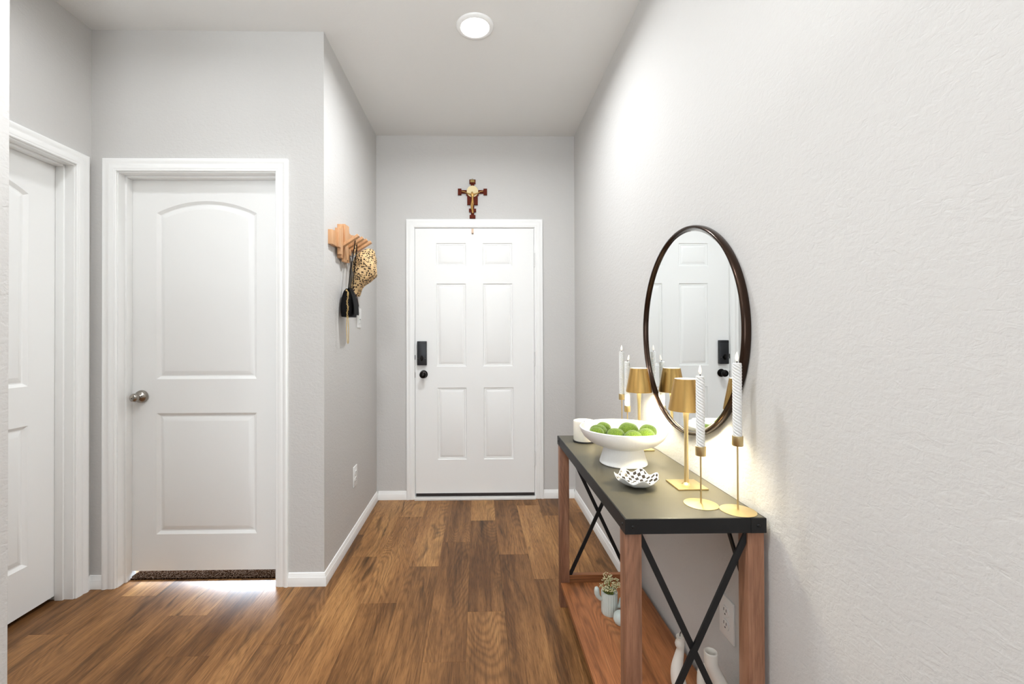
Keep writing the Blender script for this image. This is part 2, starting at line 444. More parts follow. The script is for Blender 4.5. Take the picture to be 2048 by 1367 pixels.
# walls
obj('wall_right', bx(XR, XR + .12, -3.6, YF + .12, 0, H), M['wall'], kind='structure')
bm = NB()
box(bm, XL - .1, -.472, YF, YF + .12, 0, H); box(bm, .437, XR, YF, YF + .12, 0, H); box(bm, -.472, .437, YF, YF + .12, 2.047, H)
obj('wall_back', bm, M['wall'], kind='structure')
obj('wall_left', bx(XL - .115, XL, YC + .115, YF, 0, H), M['wall'], kind='structure')
bm = NB()
box(bm, XLL - .1, -1.784, YC, YC + .115, 0, H); box(bm, -.980, XL, YC, YC + .115, 0, H); box(bm, -1.784, -.980, YC, YC + .115, 2.058, H)
obj('wall_alcove_back', bm, M['wall'], kind='structure')
bm = NB()
box(bm, XLL - .115, XLL, 2.125, YC, 0, H); box(bm, XLL - .115, XLL, .9, 1.30, 0, H); box(bm, XLL - .115, XLL, 1.30, 2.125, 2.058, H)
obj('wall_alcove_left', bm, M['wall'], kind='structure')
bm = NB(); box(bm, -1.215, -1.10, -.6, 1.052, 0, H); box(bm, XLL, -1.215, .937, 1.052, 0, H)
obj('wall_near_left', bm, M['wall'], kind='structure')
obj('wall_living_left', bx(-3.4, -3.28, -3.6, -.6, 0, H), M['wall'], kind='structure')
obj('wall_living_front', bx(-3.28, -1.215, -.6, -.48, 0, H), M['wall'], kind='structure')
bm = NB()
for a in ((-3.28, -2.75, 0, H), (-1.05, -1.0, 0, H), (.5, XR, 0, H)): box(bm, a[0], a[1], -3.6, -3.48, a[2], a[3])
for xa, xb in ((-2.75, -1.05), (-1.0, .5)):
    box(bm, xa, xb, -3.6, -3.48, 0, .4); box(bm, xa, xb, -3.6, -3.48, 2.3, H)
obj('wall_behind', bm, M['wall'], kind='structure')
m, nt, b = mat('window_glass'); b.inputs['Transmission Weight'].default_value = 1; b.inputs['Roughness'].default_value = 0; b.inputs['IOR'].default_value = 1.45; M['glass'] = m
for n, (xa, xb) in enumerate(((-2.75, -1.05), (-1.0, .5))):  # unseen windows, added to house the fill lights from behind
    w = thing('window_%d' % (n + 1), ((xa + xb) / 2, -3.54, .4), kind='structure')
    bm = NB()
    for a in ((xa, xa + .05, .4, 2.3), (xb - .05, xb, .4, 2.3), (xa + .05, xb - .05, .4, .45), (xa + .05, xb - .05, 2.25, 2.3), (xa + .05, xb - .05, 1.33, 1.37)):
        box(bm, a[0], a[1], -3.57, -3.51, a[2], a[3])
    obj('window_frame', bm, M['trim'], w); obj('window_glass', bx(xa + .05, xb - .05, -3.545, -3.54, .45, 2.25), M['glass'], w)

# bedroom beyond the closed door: carpet and its own walls
o = obj('carpet', bx(-1.765, -1.001, 2.262, 4.0, -.0005, .0075), M['carpet']); o['kind'] = 'stuff'
tag(o, 'speckled brown carpet showing through the gap under the arched panel door', 'carpet')
obj('wall_bedroom_back', bx(-2.3, -.60, 4.0, 4.1, -.03, H), M['wall'], kind='structure')
obj('wall_bedroom_left', bx(-2.3, -2.2, 2.31, 4.0, -.03, H), M['wall'], kind='structure')
obj('wall_bedroom_right', bx(-.874, -.86, YF + .12, 4.0, 0, H), M['wall'], kind='structure')
obj('ceiling_bedroom', bx(-2.2, -.874, 2.31, 4.0, 2.5, 2.58), M['ceiling'], kind='structure')
bm = NB(); box(bm, -2.75, -2.65, .9, 2.31, -.03, 2.6); box(bm, -2.65, XLL - .115, .9, 1.0, -.03, 2.6); box(bm, -2.65, XLL - .10, 2.2, 2.31, -.03, 2.6); box(bm, -2.65, XLL - .115, 1.0, 2.2, 2.5, 2.6)
obj('wall_closet', bm, M['wall'], kind='structure')  # unseen box, added to stop sky light leaking under the side door

# baseboards
obj('baseboard_left', skirting([(XL, YF), (XL, YC), (-.945, YC)][::-1]), M['trim'], kind='structure', smooth=30)
obj('baseboard_back', skirting([(XL + .013, YF), (-.532, YF)]), M['trim'], kind='structure', smooth=30)
obj('baseboard_back_right', skirting([(.497, YF), (XR - .013, YF)]), M['trim'], kind='structure', smooth=30)
obj('baseboard_right', skirting([(XR, YF), (XR, -3.48)]), M['trim'], kind='structure', smooth=30)
obj('baseboard_alcove', skirting([(XLL, 2.160), (XLL, YC), (-1.829, YC)]), M['trim'], kind='structure', smooth=30)

# ------------------------------------------------------------------ front door
PROF6 = [(0, 0), (.005, .007), (.009, .0075), (.013, .006), (.017, .008), (.034, .0015), (.036, .001)]
X0, X1, Z0, Z1 = -.467, .431, .044, 2.040
pan = [rect(-.309, -.083, 1.755, 1.930), rect(.043, .268, 1.755, 1.930), rect(-.307, -.084, .998, 1.623), rect(.045, .270, .998, 1.623),
       rect(-.300, -.081, .296, .837), rect(.048, .274, .296, .837)]
pan = [[(x - X0, z - Z0) for x, z in P] for P in pan]
d1 = thing('door_1', (X0, YF, 0), kind='structure')
obj('door_slab', panel_slab(X1 - X0, Z1 - Z0, .044, pan, PROF6), M['door'], d1, xf=Matrix.Translation((X0, YF - .001, Z0)), smooth=25)
obj('door_sweep', bx(X0 + .004, X1 - .002, YF + .004, YF + .04, .020, .0435), M['sweep'], d1)
for z in (1.80, 1.05, .30):
    bm = NB(); tube(bm, [(X1 + .006, YF - .006, z - .05), (X1 + .006, YF - .006, z + .05)], .0065, 12)
    for k in range(6): tube(bm, [(X1 + .006, YF - .006, z - .05 + k * .02 - .001), (X1 + .006, YF - .006, z - .05 + k * .02 + .001)], .0072, 12)
    tube(bm, [(X1 + .006, YF - .006, z + .05), (X1 + .006, YF - .006, z + .055)], [.005, .003], 10)
    obj('hinge', bm, M['hinge'], d1, smooth=40)
# knob
def knob_front(c, m, parent, s=1.):
    fr = Matrix.Rotation(R_(90), 3, 'X')           # +z of the profile looks at -y
    bm = NB(); lathe(bm, [(0, 0), (.033 * s, 0), (.034 * s, .003), (.031 * s, .007), (.015 * s, .010), (.0125 * s, .018), (.0125 * s, .032),
                          (.018 * s, .038), (.027 * s, .044), (.0295 * s, .052), (.027 * s, .060), (.018 * s, .066), (.008 * s, .0675), (0, .067)], c, 40, fr)
    k = obj('door_knob', bm, m, parent, smooth=35)
    return k
k = knob_front((-.404, YF - .001, .940), M['black_bronze'], d1, .9)
obj('key_slot', bx(-.4055, -.4025, YF - .0695, YF - .0675, .933, .947), M['slot'], k)
bm = bx(-.451, -.379, YF - .028, YF - .001, 1.009, 1.189, bev=.004)
lk = obj('keypad_lock', bm, M['black_plastic'], d1, smooth=35)
obj('lock_cover_seam', bx(-.4505, -.3795, YF - .0288, YF - .0278, 1.174, 1.1755), M['black_bronze'], lk)
bm = NB(); lathe(bm, [(0, 0), (.013, 0), (.013, .004), (.0, .004)], (-.415, YF - .028, 1.062), 24, Matrix.Rotation(R_(90), 3, 'X'))
box(bm, -.421, -.409, YF - .046, YF - .030, 1.042, 1.082, bev=.003); obj('thumb_turn', bm, M['black_bronze'], lk, smooth=35)
for dx in (-.027, .026):
    bm = NB(); ball(bm, (-.415 + dx, YF - .0285, 1.060), .003, u=10, v=8); obj('screw', bm, M['nickel'], lk, smooth=60)
bm = NB(); box(bm, X0 - .003, X0 + .001, YF - .006, YF + .0, 1.05, 1.085, bev=.001); obj('deadbolt_plate', bm, M['black_bronze'], d1)
bm = NB(); box(bm, X0 - .003, X0 + .001, YF - .004, YF + .0, .915, .955, bev=.001); obj('latch_plate', bm, M['nickel'], d1)
# trim of the front door
t1 = thing('trim_1', (0, YF, 0), kind='structure')
obj('door_casing', casing(-.472, .437, 2.047), M['trim'], t1, xf=Matrix.Translation((0, YF, 0)), smooth=30)
obj('threshold', bx(-.472, .437, YF - .035, YF + .10, 0, .018, bev=.005), M['thresh'], t1)
bm = NB(); box(bm, -.472, -.4695, YF + .0, YF + .1, .0, 2.047); box(bm, .4335, .437, YF, YF + .1, 0, 2.047); box(bm, -.4695, .4335, YF, YF + .1, 2.0425, 2.047)
obj('door_jamb', bm, M['trim'], t1)
bm = NB(); box(bm, -.041, -.024, YF - .0045, YF - .0015, 2.002, 2.040, bev=.0012); box(bm, -.041, -.024, YF - .016, YF - .0045, 2.000, 2.004, bev=.001); box(bm, -.041, -.024, YF - .016, YF - .0135, 2.000, 2.012, bev=.001)
tag(obj('over_door_hook', bm, M['sponge_tan'], origin=(-.033, YF, 2.0)), 'small beige hook over the top edge of the front door, under the crucifix', 'hook')

# ------------------------------------------------------------------ two-panel arched doors
PROF2 = [(0, 0), (.014, .011), (.019, .0115), (.040, .0015), (.043, .001)]
def arched_panels(w, zb):
    a, b = .128, w - .128
    return [rect(a, b, .224 - zb, .839 - zb), arch(a, b, 1.012 - zb, 1.860 - zb, .062)]
JS = .0785
def arched_door(name, trim_name, xf, w, zb, handle):
    """local frame: opening jamb faces at x 0..w, wall face at y=0, slab set back"""
    o0 = xf @ Vector((0, 0, 0))
    d = thing(name, tuple(o0), kind='structure')
    obj('door_slab', panel_slab(w - .006, 2.034 - zb, .035, arched_panels(w - .006, zb), PROF2), M['door'], d, xf=xf @ Matrix.Translation((.003, JS, zb)), smooth=22)
    t = thing(trim_name, tuple(o0), kind='structure')
    obj('door_casing', casing(-.005, w + .005, 2.043), M['trim'], t, xf=xf, smooth=30)
    bm = NB(); box(bm, -.018, 0, 0, .115, 0, 2.056); box(bm, w, w + .018, 0, .115, 0, 2.056); box(bm, 0, w, 0, .115, 2.038, 2.056)
    box(bm, 0, .010, .040, JS - .001, 0, 2.038, bev=.002); box(bm, w - .010, w, .040, JS - .001, 0, 2.038, bev=.002); box(bm, .010, w - .010, .040, JS - .001, 2.028, 2.038, bev=.002)
    obj('door_jamb', bm, M['trim'], t, xf=xf, smooth=30)
    return d, t
d2, t2 = arched_door('door_2', 'trim_2', Matrix.Translation((-1.766, YC, 0)), .768, .040, True)
# egg shaped privacy knob of satin nickel
kc = Vector((-1.706, YC + JS, .925))
bm = NB(); fr = Matrix.Rotation(R_(90), 3, 'X')
lathe(bm, [(0, 0), (.031, 0), (.0325, .003), (.0325, .008), (.030, .016), (.024, .023), (.0165, .028), (.0130, .031), (.0130, .034), (.017, .039), (.0205, .046), (.0215, .053), (.020, .061), (.015, .067), (.008, .0705), (0, .0715)], kc, 40, fr)
k = obj('door_knob', bm, M['nickel'], d2, smooth=40)
for dx, dy in ((0, -.0717),):
    bm = NB(); tube(bm, [kc + Vector((0, dy + .002, 0)), kc + Vector((0, dy - .0006, 0))], .0022, 10); obj('privacy_pin', bm, M['slot'], k)
bm = NB(); tube(bm, [kc + Vector((.016, -.024, .004)), kc + Vector((.016, -.0290, .004))], .002, 10); obj('set_screw', bm, M['slot'], k)
XF3 = Matrix.Translation((XLL, 1.335, 0)) @ Matrix.Rotation(R_(90), 4, 'Z')
d3, t3 = arched_door('door_3', 'trim_3', XF3, .768, .022, False)

# ------------------------------------------------------------------ recessed ceiling light
def can(x, y, label, group=None):
    t = thing('recessed_light', (x, y, H - .012), label, 'ceiling light')
    bm = NB(); lathe(bm, [(.068, -.004), (.070, -.010), (.076, -.012), (.088, -.008), (.0915, -.003), (.0915, 0), (.068, 0), (.068, -.004)], (x, y, H), 64)
    obj('trim_ring', bm, M['trim'], t, smooth=40)
    bm = NB(); lathe(bm, [(0, -.008), (.04, -.0075), (.067, -.005), (.0678, -.002), (0, -.002)], (x, y, H), 48); obj('lens', bm, M['lens'], t, smooth=50)
can(-.006, 2.144, 'lit round recessed light in the hall ceiling in front of the entry door')
can(-.6, .62, 'lit recessed ceiling light at the alcove opening, nearer than the hall one')
can(-1.42, 1.45, 'lit recessed ceiling light inside the alcove between the two arched doors')
can(-.9, -1.6, 'lit recessed ceiling light in the living room behind')

t = thing('floor_lamp', (-.36, -.10, 0), 'slim black torchiere floor lamp standing behind the camera', 'floor lamp')  # lamp body added around the ceiling-bounce fill, out of view
bm = NB(); lathe(bm, [(0, 0), (.13, 0), (.132, .008), (.12, .018), (.02, .024), (0, .024)], (-.36, -.10, 0), 40); obj('base', bm, M['black_steel'], t, smooth=40)
obj('pole', tube(NB(), [(-.36, -.10, .02), (-.36, -.10, 1.64)], .011, 16), M['black_steel'], t, smooth=50)
bm = NB(); lathe(bm, [(0, 1.63), (.03, 1.635), (.11, 1.67), (.16, 1.715), (.157, 1.716), (.108, 1.676), (.03, 1.642), (0, 1.64)], (-.36, -.10, 0), 48); obj('bowl_shade', bm, M['black_steel'], t, smooth=40)

# ------------------------------------------------------------------ outlets and switch
def plate_parts(t, face, w, h, o, nrm, kind):
    """face: centre point on the wall, nrm: +1 looks to +x, -1 to -x"""
    x, y, z = face; s = nrm
    a, b = sorted((x, x + s * .0055))
    obj('cover_plate', bx(a, b, y - w / 2, y + w / 2, z - h / 2, z + h / 2, bev=.002), M['plate'], t, smooth=35)
    if kind == 'outlet':
        for dz in (-.0195, .0195):
            bm = NB(); fr = Matrix.Rotation(R_(90 * s), 3, 'Y')
            lathe(bm, [(0, 0), (.0168, 0), (.0172, .0025), (.0165, .0035), (0, .0035)], (x + s * .0052, y, z + dz), 28, fr, rfun=lambda a_, z_: min(1, .82 / max(abs(math.cos(a_)), .01)))
            r = obj('receptacle', bm, M['plate'], t, smooth=35)
            bm = NB(); aa, bb = sorted((x + s * .0085, x + s * .0092))
            for dy in (-.0062, .0062): box(bm, aa, bb, y + dy - .0011, y + dy + .0011, z + dz - .0005, z + dz + .008)
            box(bm, aa, bb, y - .0024, y + .0024, z + dz - .0105, z + dz - .0062, bev=.0003); obj('slots', bm, M['slot'], r)
        bm = NB(); tube(bm, [(x + s * .005, y, z), (x + s * .0068, y, z)], .0028, 12); obj('screw', bm, M['plate'], t)
    else:
        aa, bb = sorted((x + s * .005, x + s * .009)); r = obj('rocker', bx(aa, bb, y - .0165, y + .0165, z - .034, z + .034, bev=.0015), M['plate'], t, smooth=35)
        aa, bb = sorted((x + s * .0088, x + s * .0094)); bm = NB()
        for q in range(5): box(bm, aa, bb, y - .012 + q * .005, y - .0085 + q * .005, z - .012 - .002 * (q % 2), z - .007)
        obj('printed_marks', bm, M['print'], r)
t = thing('wall_outlet', (XL, 2.735, .367), 'white duplex outlet low on the left hall wall near the entry door', 'outlet')
plate_parts(t, (XL, 2.735, .367), .078, .122, None, 1, 'outlet')
t = thing('wall_outlet', (XR, 1.300, .388), 'white duplex outlet on the right wall behind the console table', 'outlet')
plate_parts(t, (XR, 1.300, .388), .074, .120, None, -1, 'outlet')
t = thing('light_switch', (XL, 2.835, 1.345), 'white switch plate on left wall behind the hanging black purse', 'light switch')
plate_parts(t, (XL, 2.835, 1.345), .085, .125, None, 1, 'switch')

# ------------------------------------------------------------------ console table
TX0, TX1, TY0, TY1, TH = .371, .728, 1.103, 2.035, .765
T = thing('console_table', ((TX0 + TX1) / 2, (TY0 + TY1) / 2, 0), 'black topped console table with wood posts and crossed metal braces along right wall', 'console table')
obj('tabletop', bx(TX0 + .003, TX1 - .003, TY0 + .003, TY1 - .003, TH - .016, TH, bev=.001), M['table_black'], T)
bm = NB(); az = TH - .038; w = .004
box(bm, TX0, TX1, TY0, TY0 + w, az, TH - .0005); box(bm, TX0, TX1, TY1 - w, TY1, az, TH - .0005)
box(bm, TX0, TX0 + w, TY0 + w, TY1 - w, az, TH - .0005); box(bm, TX1 - w, TX1, TY0 + w, TY1 - w, az, TH - .0005)
ap = obj('metal_apron', bm, M['black_steel'], T)
for x, y in ((TX0, TY0), (TX1, TY0), (TX0, TY1), (TX1, TY1)):
    sx = 1 if x == TX0 else -1; sy = 1 if y == TY0 else -1
    bm = NB(); a = sorted((x - sx * .0012, x + sx * .038)); b = sorted((y - sy * .0012, y)); box(bm, a[0], a[1], b[0], b[1], az, TH - .001)
    a = sorted((x - sx * .0012, x)); b = sorted((y, y + sy * .038)); box(bm, a[0], a[1], b[0], b[1], az, TH - .001)
    cp = obj('corner_plate', bm, M['black_steel'], ap)
    bm = NB(); ball(bm, (x + sx * .019, y - sy * .0012, TH - .0195), .0042, (1, .5, 1), 12, 8); ball(bm, (x - sx * .0012, y + sy * .019, TH - .0195), .0042, (.5, 1, 1), 12, 8)
    obj('bolt', bm, M['black_steel'], ap, smooth=60)
LW = .042
for i, (x, y) in enumerate(((TX0 + .001, TY0 + .005), (TX1 - .001 - LW, TY0 + .005), (TX0 + .001, TY1 - .005 - LW), (TX1 - .001 - LW, TY1 - .005 - LW))):
    bm = bx(x, x + LW, y, y + LW, 0, az + .002, bev=.0018)
    # own grain for every post
    L = obj('leg', bm, M['leg'], T, origin=(x + .3 * i, y, 0), smooth=30)
SH = .112
bm = NB(); box(bm, TX0 + .003, TX1 - .003, TY0 + .006, TY1 - .047, SH - .020, SH, bev=.001)
obj('lower_shelf', bm, M['shelf'], T)
m_rail = m_wood('rail_wood', (110, 66, 38), (160, 103, 64), (190, 136, 92), axis='X', knots=.2)
for y in (TY1 - .040, TY0 + .012):
    obj('end_rail', bx(TX0 + .043, TX1 - .043, y, y + .022, SH - .02, SH + .030 if y > 1.5 else SH - .001, bev=.001), m_rail, T)
for yb in (TY0 + .020, TY1 - .030):
    xa, xb = TX0 + LW - .002, TX1 - LW + .002
    obj('cross_brace', bar(NB(), (xa, yb, .722), (xb, yb, SH + .015), .0155, .006, (0, 1, 0)), M['black_steel'], T)
    obj('cross_brace', bar(NB(), (xb, yb - .0062, .722), (xa, yb - .0062, SH + .015), .0155, .006, (0, 1, 0)), M['black_steel'], T)
for a, b in (((TX1 - .02, TY0 + .168, .730), (TX1 - .02, TY0 + .045, .545)), ((TX1 - .02, TY1 - .168, .730), (TX1 - .02, TY1 - .045, .545))):
    obj('corner_brace', bar(NB(), a, b, .012, .006, (1, 0, 0)), M['black_steel'], T)

# ------------------------------------------------------------------ candles and holders
def candle_holder(x, y, ztop, label):
    t = thing('candle_holder', (x, y, TH), label, 'candle holder', 'gold candle holders')
    bm = NB(); lathe(bm, [(0, 0), (.0425, 0), (.0440, .0006), (.0436, .0014), (.030, .0026), (.012, .0040), (0, .0046)], (x, y, TH), 56)
    obj('base', bm, M['brass_pale'], t, smooth=50)
    bm = NB(); tube(bm, [(x, y, TH + .003), (x, y, ztop - .024)], .0022, 12); obj('stem', bm, M['brass_pale'], t, smooth=50)
    bm = NB(); lathe(bm, [(0, -.026), (.0128, -.026), (.0134, -.025), (.0134, -.0005), (.0130, 0), (.0120, 0), (.0118, -.018), (0, -.018)], (x, y, ztop), 36)
    obj('cup', bm, M['brass_pale'], t, smooth=35)
    return t
def taper(x, y, z, h, label, lean=0):
    t = thing('taper_candle', (x, y, z), label, 'candle', 'white twisted taper candles')
    bm = NB(); n = 190; seg = 48; r0 = .0108
    prof = [(0, 0), (r0 * .96, 0), (r0 * .96, .016)] + [(r0, .016 + (h - .0175) * i / n) for i in range(n + 1)] + [(r0 * .86, h), (0, h)]
    lathe(bm, prof, (x, y, z), seg, rfun=lambda a, zz: 1 + (.16 * (abs(math.sin(a * 2.5 + zz * 390)) - .6) if .018 < zz < h - .002 else 0))
    obj('wax_body', bm, M['wax'], t, smooth=75)
    bm = NB(); tube(bm, [(x, y, z + h - .001), (x + lean * .3, y, z + h + .006)], .0013, 8); obj('wick', bm, M['wick'], t)
    bm = NB(); fr = Matrix.Rotation(R_(lean * 600), 3, 'Y')
    lathe(bm, [(0, 0), (.0022, .001), (.0042, .006), (.0045, .010), (.0034, .016), (.0016, .022), (0, .026)], (x + lean * .3, y, z + h + .004), 20, fr)
    obj('flame_tip', bm, M['flame'], t, smooth=60)
    return t
for x, y, zt, hl, cl_, ln in ((.610, 1.195, .924, 'gold candle holder at the near end, the shorter stem of the near two', 'white twisted taper candle in the shorter near holder', 0),
                          (.684, 1.148, .962, 'gold candle holder with tall stem at the near table corner against the wall', 'white twisted taper candle in the tall near corner holder', 0),
                          (.652, 1.905, .922, 'short gold candle holder at the far end behind the far lamp', 'white twisted taper candle rising behind the far brass lamp shade', .015),
                          (.656, 1.990, .962, 'tall gold candle holder at the far end, farthest back on the table', 'white twisted taper candle at the far end, leftmost in the picture', 0)):
    candle_holder(x, y, zt, hl); taper(x, y, zt - .018, .2095, cl_, ln)

# ------------------------------------------------------------------ brass lamps
def table_lamp(x, y, label, power):
    t = thing('table_lamp', (x, y, TH), label, 'table lamp', 'cordless brass table lamps')
    s = .0455; bm = NB(); box(bm, x - s, x + s, y - s, y + s, TH, TH + .005, bev=.0015)
    vs = [v for v in bm.verts]
    obj('base', bm, M['brass_pale'], t, smooth=30)
    bm = NB(); lathe(bm, [(0, .0045), (.014, .0048), (.012, .007), (.0074, .011), (.0066, .020), (.0058, .10), (.0056, .15), (.0064, .19), (.0085, .22), (.0105, .240), (.0125, .250), (0, .250)], (x, y, TH), 32)
    obj('stem', bm, M['brass_pale'], t, smooth=40)
    zb, zt = TH + .231, TH + .328
    bm = NB(); lathe(bm, [(.0505, zb), (.0512, zb + .0008), (.0338, zt), (.0322, zt + .0002), (.0318, zt - .001), (.0494, zb + .001), (.0505, zb)], (x, y, 0), 64)
    shd = obj('lamp_shade', bm, [M['brass'], M['shade_in']], t, smooth=40)
    for p in shd.data.polygons:
        c_ = p.center; n_ = p.normal
        if n_.x * c_.x + n_.y * c_.y < -.0001 and abs(n_.z) < .6: p.material_index = 1
    bm = NB(); lathe(bm, [(0, zt - .006), (.0308, zt - .006), (.0312, zt - .009), (0, zt - .009)], (x, y, 0), 40); obj('top_diffuser', bm, M['lamp_led'], t, smooth=30)
    bm = NB(); lathe(bm, [(0, 0), (.030, 0), (.030, .008), (0, .008)], (x, y, TH + .252), 40); obj('led_disc', bm, M['lamp_led'], t, smooth=30)
    a = area('lamp_glow', (x, y, TH + .250), (0, 0, -1), .058, .058, power, (1, .91, .66), 'DISK', 150)
table_lamp(.642, 1.345, 'brass table lamp nearer the camera, between the dish and wall', 2.7)
table_lamp(.661, 1.790, 'brass table lamp farther back, beyond the white bowl', 2.7)

# ------------------------------------------------------------------ pedestal bowl with moss balls
bc = (.529, 1.592)
prof = [(0, 0), (.080, 0), (.0835, .003), (.083, .008), (.076, .030), (.070, .050), (.068, .058), (.074, .062), (.100, .070), (.122, .081), (.139, .096), (.149, .112), (.1535, .124),
        (.1545, .128), (.1530, .1305), (.1500, .130), (.1475, .125), (.139, .111), (.124, .096), (.100, .084), (.06, .077), (0, .074)]
bm = NB(); lathe(bm, prof, (*bc, TH), 80)
tag(obj('pedestal_bowl', bm, M['ceramic'], origin=(*bc, TH), smooth=40), 'wide matte white pedestal bowl holding green moss balls', 'bowl')
MB = [((.444, 1.610), .034, 'left end of the bowl, rear'), ((.424, 1.562), .028, 'left end of the bowl, in front'), ((.497, 1.575), .034, 'middle left of the bowl, standing apart'),
      ((.560, 1.625), .040, 'middle right of the bowl, the tallest one'), ((.545, 1.535), .033, 'front centre of the bowl, below the tallest one'), ((.592, 1.545), .034, 'front right of the bowl, between tallest and rightmost'),
      ((.622, 1.598), .033, 'right end of the bowl'), ((.480, 1.672), .030, 'back of the bowl, mostly hidden')]
def bowl_z(d):
    pts = [(0, .074), (.06, .077), (.100, .084), (.124, .096), (.139, .111), (.1475, .125)]
    for (a, za), (b, zb) in zip(pts, pts[1:]):
        if d <= b: return TH + za + (zb - za) * (d - a) / (b - a)
    return TH + .125
for (x, y), r, where in MB:
    r *= .9; d = math.hypot(x - bc[0], y - bc[1])
    # rest the flattened ball on the bowl's inner slope
    best = max(bowl_z(min(d + r * math.cos(t_) * 1.0, .147)) + .86 * r * math.sqrt(max(0, 1 - math.cos(t_) ** 2)) for t_ in [PI * k / 24 for k in range(25)])
    z = best + .001
    bm = NB(); vs = ball(bm, (0, 0, 0), r, (1.06, .98, .86), 28, 18)
    for v in vs: v.co *= 1 + .03 * math.sin(v.co.x * 130 + x * 90) * math.cos(v.co.y * 110 + v.co.z * 90)
    for v in vs: v.co += Vector((x, y, z))
    tag(obj('moss_ball', bm, M['moss'], origin=(x, y, z), smooth=80), 'green moss ball at the ' + where, 'moss ball', 'moss balls in the bowl')

# pillar candle on a dark base
t = thing('pillar_candle', (.466, 1.918, TH), 'wide white pillar candle on black base behind the bowl', 'candle')
bm = NB(); lathe(bm, [(0, 0), (.048, 0), (.0485, .002), (.048, .006), (0, .006)], (.466, 1.918, TH), 48); obj('base_tray', bm, M['led_base'], t, smooth=40)
bm = NB(); lathe(bm, [(0, .0062), (.0445, .0062), (.046, .009), (.046, .088), (.0450, .0915), (.042, .0925), (.039, .090), (.036, .084), (.02, .081), (0, .080)], (.466, 1.918, TH), 56)
obj('wax_body', bm, M['pillar_wax'], t, smooth=45)
bm = NB(); tube(bm, [(.466, 1.918, TH + .079), (.467, 1.918, TH + .089)], .0012, 8); obj('wick', bm, M['wick'], t)
# ------------------------------------------------------------------ scalloped checked dish
dc = (.490, 1.348)
def dish():
    bm = NB(); uvl = bm.loops.layers.uv.new('UVMap'); seg = 112
    def pt(r, a, side):
        # height: flat foot, rising to a fluted rim
        u = r / .064; z = .002 + .024 * max(0, (u - .42) / .58) ** 1.4 + .0135 * math.sin(7 * a + .6) * max(0, u - .35) ** 1.6
        rr = r * (1 + .05 * math.sin(7 * a + .6) * u ** 2)
        return Vector((dc[0] + rr * math.cos(a), dc[1] + rr * math.sin(a), TH + z + (0.003 if side else 0)))
    rs = [0, .010, .020, .027, .034, .040, .046, .051, .056, .060, .063, .0645]
    def surf(side):
        rings = [[bm.verts.new(pt(0, 0, side))]] + [[bm.verts.new(pt(r, 2 * PI * i / seg, side)) for i in range(seg)] for r in rs[1:]]
        for k in range(len(rings) - 1):
            a, b = rings[k], rings[k + 1]
            for i in range(seg):
                j = (i + 1) % seg
                f = bm.faces.new((a[0], b[i], b[j]) if k == 0 else (a[i], b[i], b[j], a[j]))
                f.material_index = 1 if side and k < len(rings) - 2 else 0
        return rings
    top, bot = surf(1), surf(0)
    for i in range(seg):
        j = (i + 1) % seg; bm.faces.new((top[-1][i], bot[-1][i], bot[-1][j], top[-1][j]))
    for f in bm.faces:
        for l in f.loops:
            c_ = l.vert.co; l[uvl].uv = ((c_.x - dc[0]) / .0105 + .3, (c_.y - dc[1]) / .0105 + .2)
    return bm
tag(obj('trinket_dish', dish(), [M['gloss_white'], M['checker']], origin=(*dc, TH), smooth=50), 'small fluted white dish with black checked inside, in front of the bowl', 'dish')

# ------------------------------------------------------------------ things on the lower shelf
def ribbed(x, y, r, h, n, dome):
    bm = NB()
    if dome: prof = [(0, 0), (r * .62, 0), (r * .8, .003), (r * .97, h * .28), (r, h * .45), (r * .93, h * .68), (r * .70, h * .88), (r * .36, h * .98), (0, h)]
    else: prof = [(0, 0), (r * .9, 0), (r * .97, .003), (r, .012), (r, h - .004), (r * .96, h), (r * .84, h), (r * .82, h - .012), (0, h - .012)]
    return lathe(bm, prof, (x, y, SH), n * 6, rfun=lambda a, z: 1 - (.055 * (1 - abs(math.sin(a * n / 2))) if (z > .002 and z < h - .002) else 0))
vx, vy = .528, 1.768
t = thing('cactus_vase', (vx, vy, SH), 'pale ribbed cactus shaped vase holding dried flowers on the lower shelf', 'vase')
obj('body', ribbed(vx, vy, .0325, .088, 20, False), M['pale_ceramic'], t, smooth=50)
obj('arm', tube(NB(), [(vx - .028, vy - .002, SH + .055), (vx - .038, vy - .003, SH + .060), (vx - .047, vy - .004, SH + .070), (vx - .051, vy - .004, SH + .082), (vx - .0515, vy - .004, SH + .094), (vx - .051, vy - .004, SH + .104), (vx - .0505, vy - .004, SH + .1085)], [.006, .0075, .009, .0105, .0105, .0085, .003], 16), M['pale_ceramic'], t, smooth=60)
obj('arm', tube(NB(), [(vx + .028, vy - .010, SH + .030), (vx + .038, vy - .012, SH + .034), (vx + .044, vy - .013, SH + .044), (vx + .047, vy - .013, SH + .058), (vx + .048, vy - .013, SH + .066), (vx + .048, vy - .013, SH + .070)], [.007, .009, .0115, .0115, .009, .003], 16), M['pale_ceramic'], t, smooth=60)
fl = thing('dried_flowers', (vx, vy, SH + .078), 'bunch of dried cream flowers standing in the cactus vase', 'flowers')
rnd = random.Random(3); bm = NB(); bl = NB(); lf = NB()
